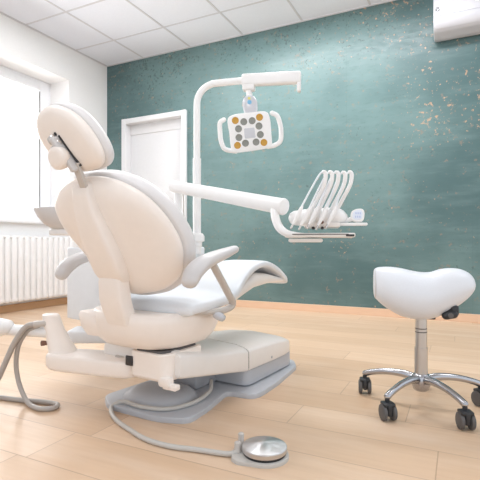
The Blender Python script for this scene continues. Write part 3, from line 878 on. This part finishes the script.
# stitched seam round the blunt left end
bm = BM(); s, zt = sv(376.3, 269.8); _, zb = sv(376.3, 299)
rg = [v+Vector((sx, sy, 0)) for v in seat_ring(s, zt, zb, .083, 2.6)]
tube(bm, [tuple(v) for v in rg]+[tuple(rg[0])], .0018, 1, 6, rnd=False); obj('seam', srel(bm), 'armrest', seat)
bm = BM()
tube(bm, [(sx, sy, .10), (sx, sy, .235)], .0255, 1, 24, rnd=False); tube(bm, [(sx, sy, .235), (sx, sy, .37)], .0225, 1, 24, rnd=False)
obj('gas_column', srel(bm), 'steel', st)
bm = BM()
for z in (.312, .298): lathe(bm, [(.0226, -.002), (.0235, 0), (.0226, .002)], (sx, sy, z), 24)
obj('column_rings', srel(bm), 'tread', st)
bm = BM(); box(bm, Vector((sx, sy, .365)), (.10, .09, .02), .006, 2, Matrix((ax, bx, Vector((0, 0, 1)))).transposed()); obj('seat_mechanism', srel(bm), 'black', st)
bm = BM(); l0 = Vector((sx, sy, 0))
tube(bm, [tuple(l0+ax*.03+bx*-.02+Vector((0, 0, .38))), tuple(l0+ax*.06+bx*-.05+Vector((0, 0, .385))), tuple(l0+ax*.095+bx*-.065+Vector((0, 0, .395)))], .012, 4, 12)
tube(bm, [tuple(l0+ax*.082+bx*-.075+Vector((0, 0, .378))), tuple(l0+ax*.108+bx*-.075+Vector((0, 0, .384)))], .016, 2, 14, 1.0)
box(bm, l0+ax*.112+bx*-.07+Vector((0, 0, .398)), (.03, .02, .04), .008, 2, Matrix((ax, bx, Vector((0, 0, 1)))).transposed())
lever = obj('height_lever', srel(bm), 'black', st, 50)
bm = BM(); lathe(bm, [(.010, 0), (.010, .003), (0, .0035)], l0+ax*.096+bx*-.0905+Vector((0, 0, .381)), 14, align(-bx)); obj('lever_badge', srel(bm), 'tread', lever)
bm = BM(); lathe(bm, [(.0, .058), (.022, .06), (.03, .066), (.036, .085), (.038, .10), (.036, .118), (.028, .128), (.026, .13)], (sx, sy, 0), 28); hubo = obj('base_hub', srel(bm), 'chrome', st, 50)
for k, ang in enumerate((167, 245, 311, 26, 95)):
    a = R(ang); d = Vector((math.cos(a), math.sin(a), 0)); ce = Vector((sx, sy, 0))
    bm = BM()
    tube(bm, [tuple(ce+d*.015+Vector((0, 0, .105)))+(.017,), tuple(ce+d*.07+Vector((0, 0, .115)))+(.0155,), tuple(ce+d*.14+Vector((0, 0, .112)))+(.0135,), tuple(ce+d*.205+Vector((0, 0, .098)))+(.0125,), tuple(ce+d*.238+Vector((0, 0, .086)))+(.013,)], .014, 6, 16, 1.0)
    obj('base_leg', srel(bm), 'chrome', st, 60)
    # castor: hood between two wheels, short stem
    e = ce+d*.24; sw = (Matrix.Rotation(R((-12, 6, -4, 14, 40)[k]), 3, 'Z') @ FW).normalized(); ct = e-sw*.006
    axl = Vector((0, 0, 1)).cross(sw).normalized()
    mc = Matrix((sw, axl, Vector((0, 0, 1)))).transposed()
    bm = BM(); tube(bm, [tuple(e+Vector((0, 0, .05))), tuple(e+Vector((0, 0, .086)))], .009, 1, 12, rnd=False)
    box(bm, ct+Vector((0, 0, .043)), (.05, .02, .05), .008, 2, mc); box(bm, ct+Vector((0, 0, .060)), (.044, .044, .014), .005, 2, mc)
    cas = obj('castor', srel(bm), 'black', st)
    for s_ in (-1, 1):
        bm = BM(); lathe(bm, [(.0, -.0085), (.012, -.0085), (.024, -.008), (.0295, -.0055), (.0302, 0), (.0295, .0055), (.024, .008), (.012, .0085), (0, .0085)], ct+axl*(s_*.0185)+Vector((0, 0, .0302)), 28, align(axl))
        obj('wheel', srel(bm), 'tread', cas, 40)

# ------------------------------------------------------------------ foot pedal
pcx, pcy = -.537, 1.262
fp = empty('foot_pedal', (pcx, pcy, 0), 'round steel foot pedal on a grey plate on the floor', 'foot pedal')
def prel(bm): bm.transform(Matrix.Translation(-Vector((pcx, pcy, 0)))); return bm
left = -RT
bm = BM()
ol = []
for k in range(21):
    a = R(-118+236*k/20); ol.append((RT*math.cos(a)+FW*math.sin(a))*.075)
ol += [left*.088+FW*.038, left*.10+FW*.02, left*.102-FW*.03, left*.085-FW*.052]
ol = [(pcx+v.x, pcy+v.y) for v in ol]
extrude_outline(bm, ol, 0, .012, .004); obj('pedal_plate', prel(bm), 'cable', fp)
bm = BM(); lathe(bm, [(.064, .010), (.066, .014), (.066, .020)], (pcx, pcy, 0), 48); obj('rubber_ring', prel(bm), 'black', fp)
bm = BM(); lathe(bm, [(.066, .019), (.0685, .021), (.069, .033), (.067, .0355), (.04, .0405), (.012, .0445), (0, .0455)], (pcx, pcy, 0), 64); obj('pedal_disc', prel(bm), 'spun', fp, 30)
bm = BM()
for off_, hgt, rr in ((left*.083+FW*.008, .040, .010), (left*.072+FW*.045, .052, .0095)):
    c_ = Vector((pcx, pcy, 0))+off_
    lathe(bm, [(rr*1.35, .01), (rr*1.3, .018), (rr, .022), (rr, hgt), (rr*.7, hgt+.003), (0, hgt+.004)], c_, 18)
obj('pedal_valve', prel(bm), 'strut', fp, 40)
bm = BM()
c0 = Vector((pcx, pcy, 0))+left*.09
pw = [tuple(c0+Vector((0, 0, .012))), tuple(c0+left*.03+Vector((0, 0, .009)))]
gp = [(-.735, 1.195), (-.83, 1.177), (-.93, 1.185), (-1.03, 1.222), (-1.12, 1.262), (-1.19, 1.31), (-1.225, 1.352)]
pw += [(x, y, .0085) for x, y in gp[:-1]]+[(gp[-1][0], gp[-1][1], .016)]
pw += [tuple(L2W(q)) for q in ((-.12, -.388, .032), (-.02, -.392, .032), (.08, -.355, .032), (.12, -.25, .032), (.11, -.13, .04), (.07, -.06, .06))]
tube(bm, pw, .0082, 8, 12); obj('pedal_cable', prel(bm), 'cable', fp, 60)

# ------------------------------------------------------------------ light
W = bpy.data.worlds.new('daylight'); SC.world = W; W.use_nodes = True
bg = W.node_tree.nodes['Background']; bg.inputs[0].default_value = (.90, .95, 1, 1); bg.inputs[1].default_value = .92
def area(name, loc, rot, sx_, sy_, power, col=(1, 1, 1)):
    l = bpy.data.lights.new(name, 'AREA'); l.shape = 'RECTANGLE'; l.size = sx_; l.size_y = sy_; l.energy = power; l.color = col; l.spread = math.pi
    o = bpy.data.objects.new(name, l); COL.objects.link(o); o.location = loc; o.rotation_euler = rot; return o
area('window_daylight', (XL-.5, (Y0+Y1)/2, 1.75), (0, R(-90), 0), 3.2, 4.6, 300, (1, .99, .97))
area('added_wall_wash', (-1.05, 3.36, H-.02), (0, 0, 0), 2.1, .22, 36, (.98, .985, 1))  # added unseen lamp, brightens the upper back wall
for lx_, ly_, e_ in ((-2.8, 2.7, 12), (-2.2, 1.1, 10), (-.6, .6, 9), (1.3, 2.7, 9)):
    area('added_ceiling_fill', (lx_, ly_, H-.02), (0, 0, 0), .6, .6, e_, (.98, .985, 1))  # added unseen fill lamps just under the ceiling

vs = SC.view_settings
vs.view_transform = 'Standard'; vs.look = 'None'; vs.gamma = 1; vs.exposure = .44; vs.use_curve_mapping = False
SC.cycles.use_denoising = True
SC.cycles.max_bounces = 10; SC.cycles.diffuse_bounces = 6
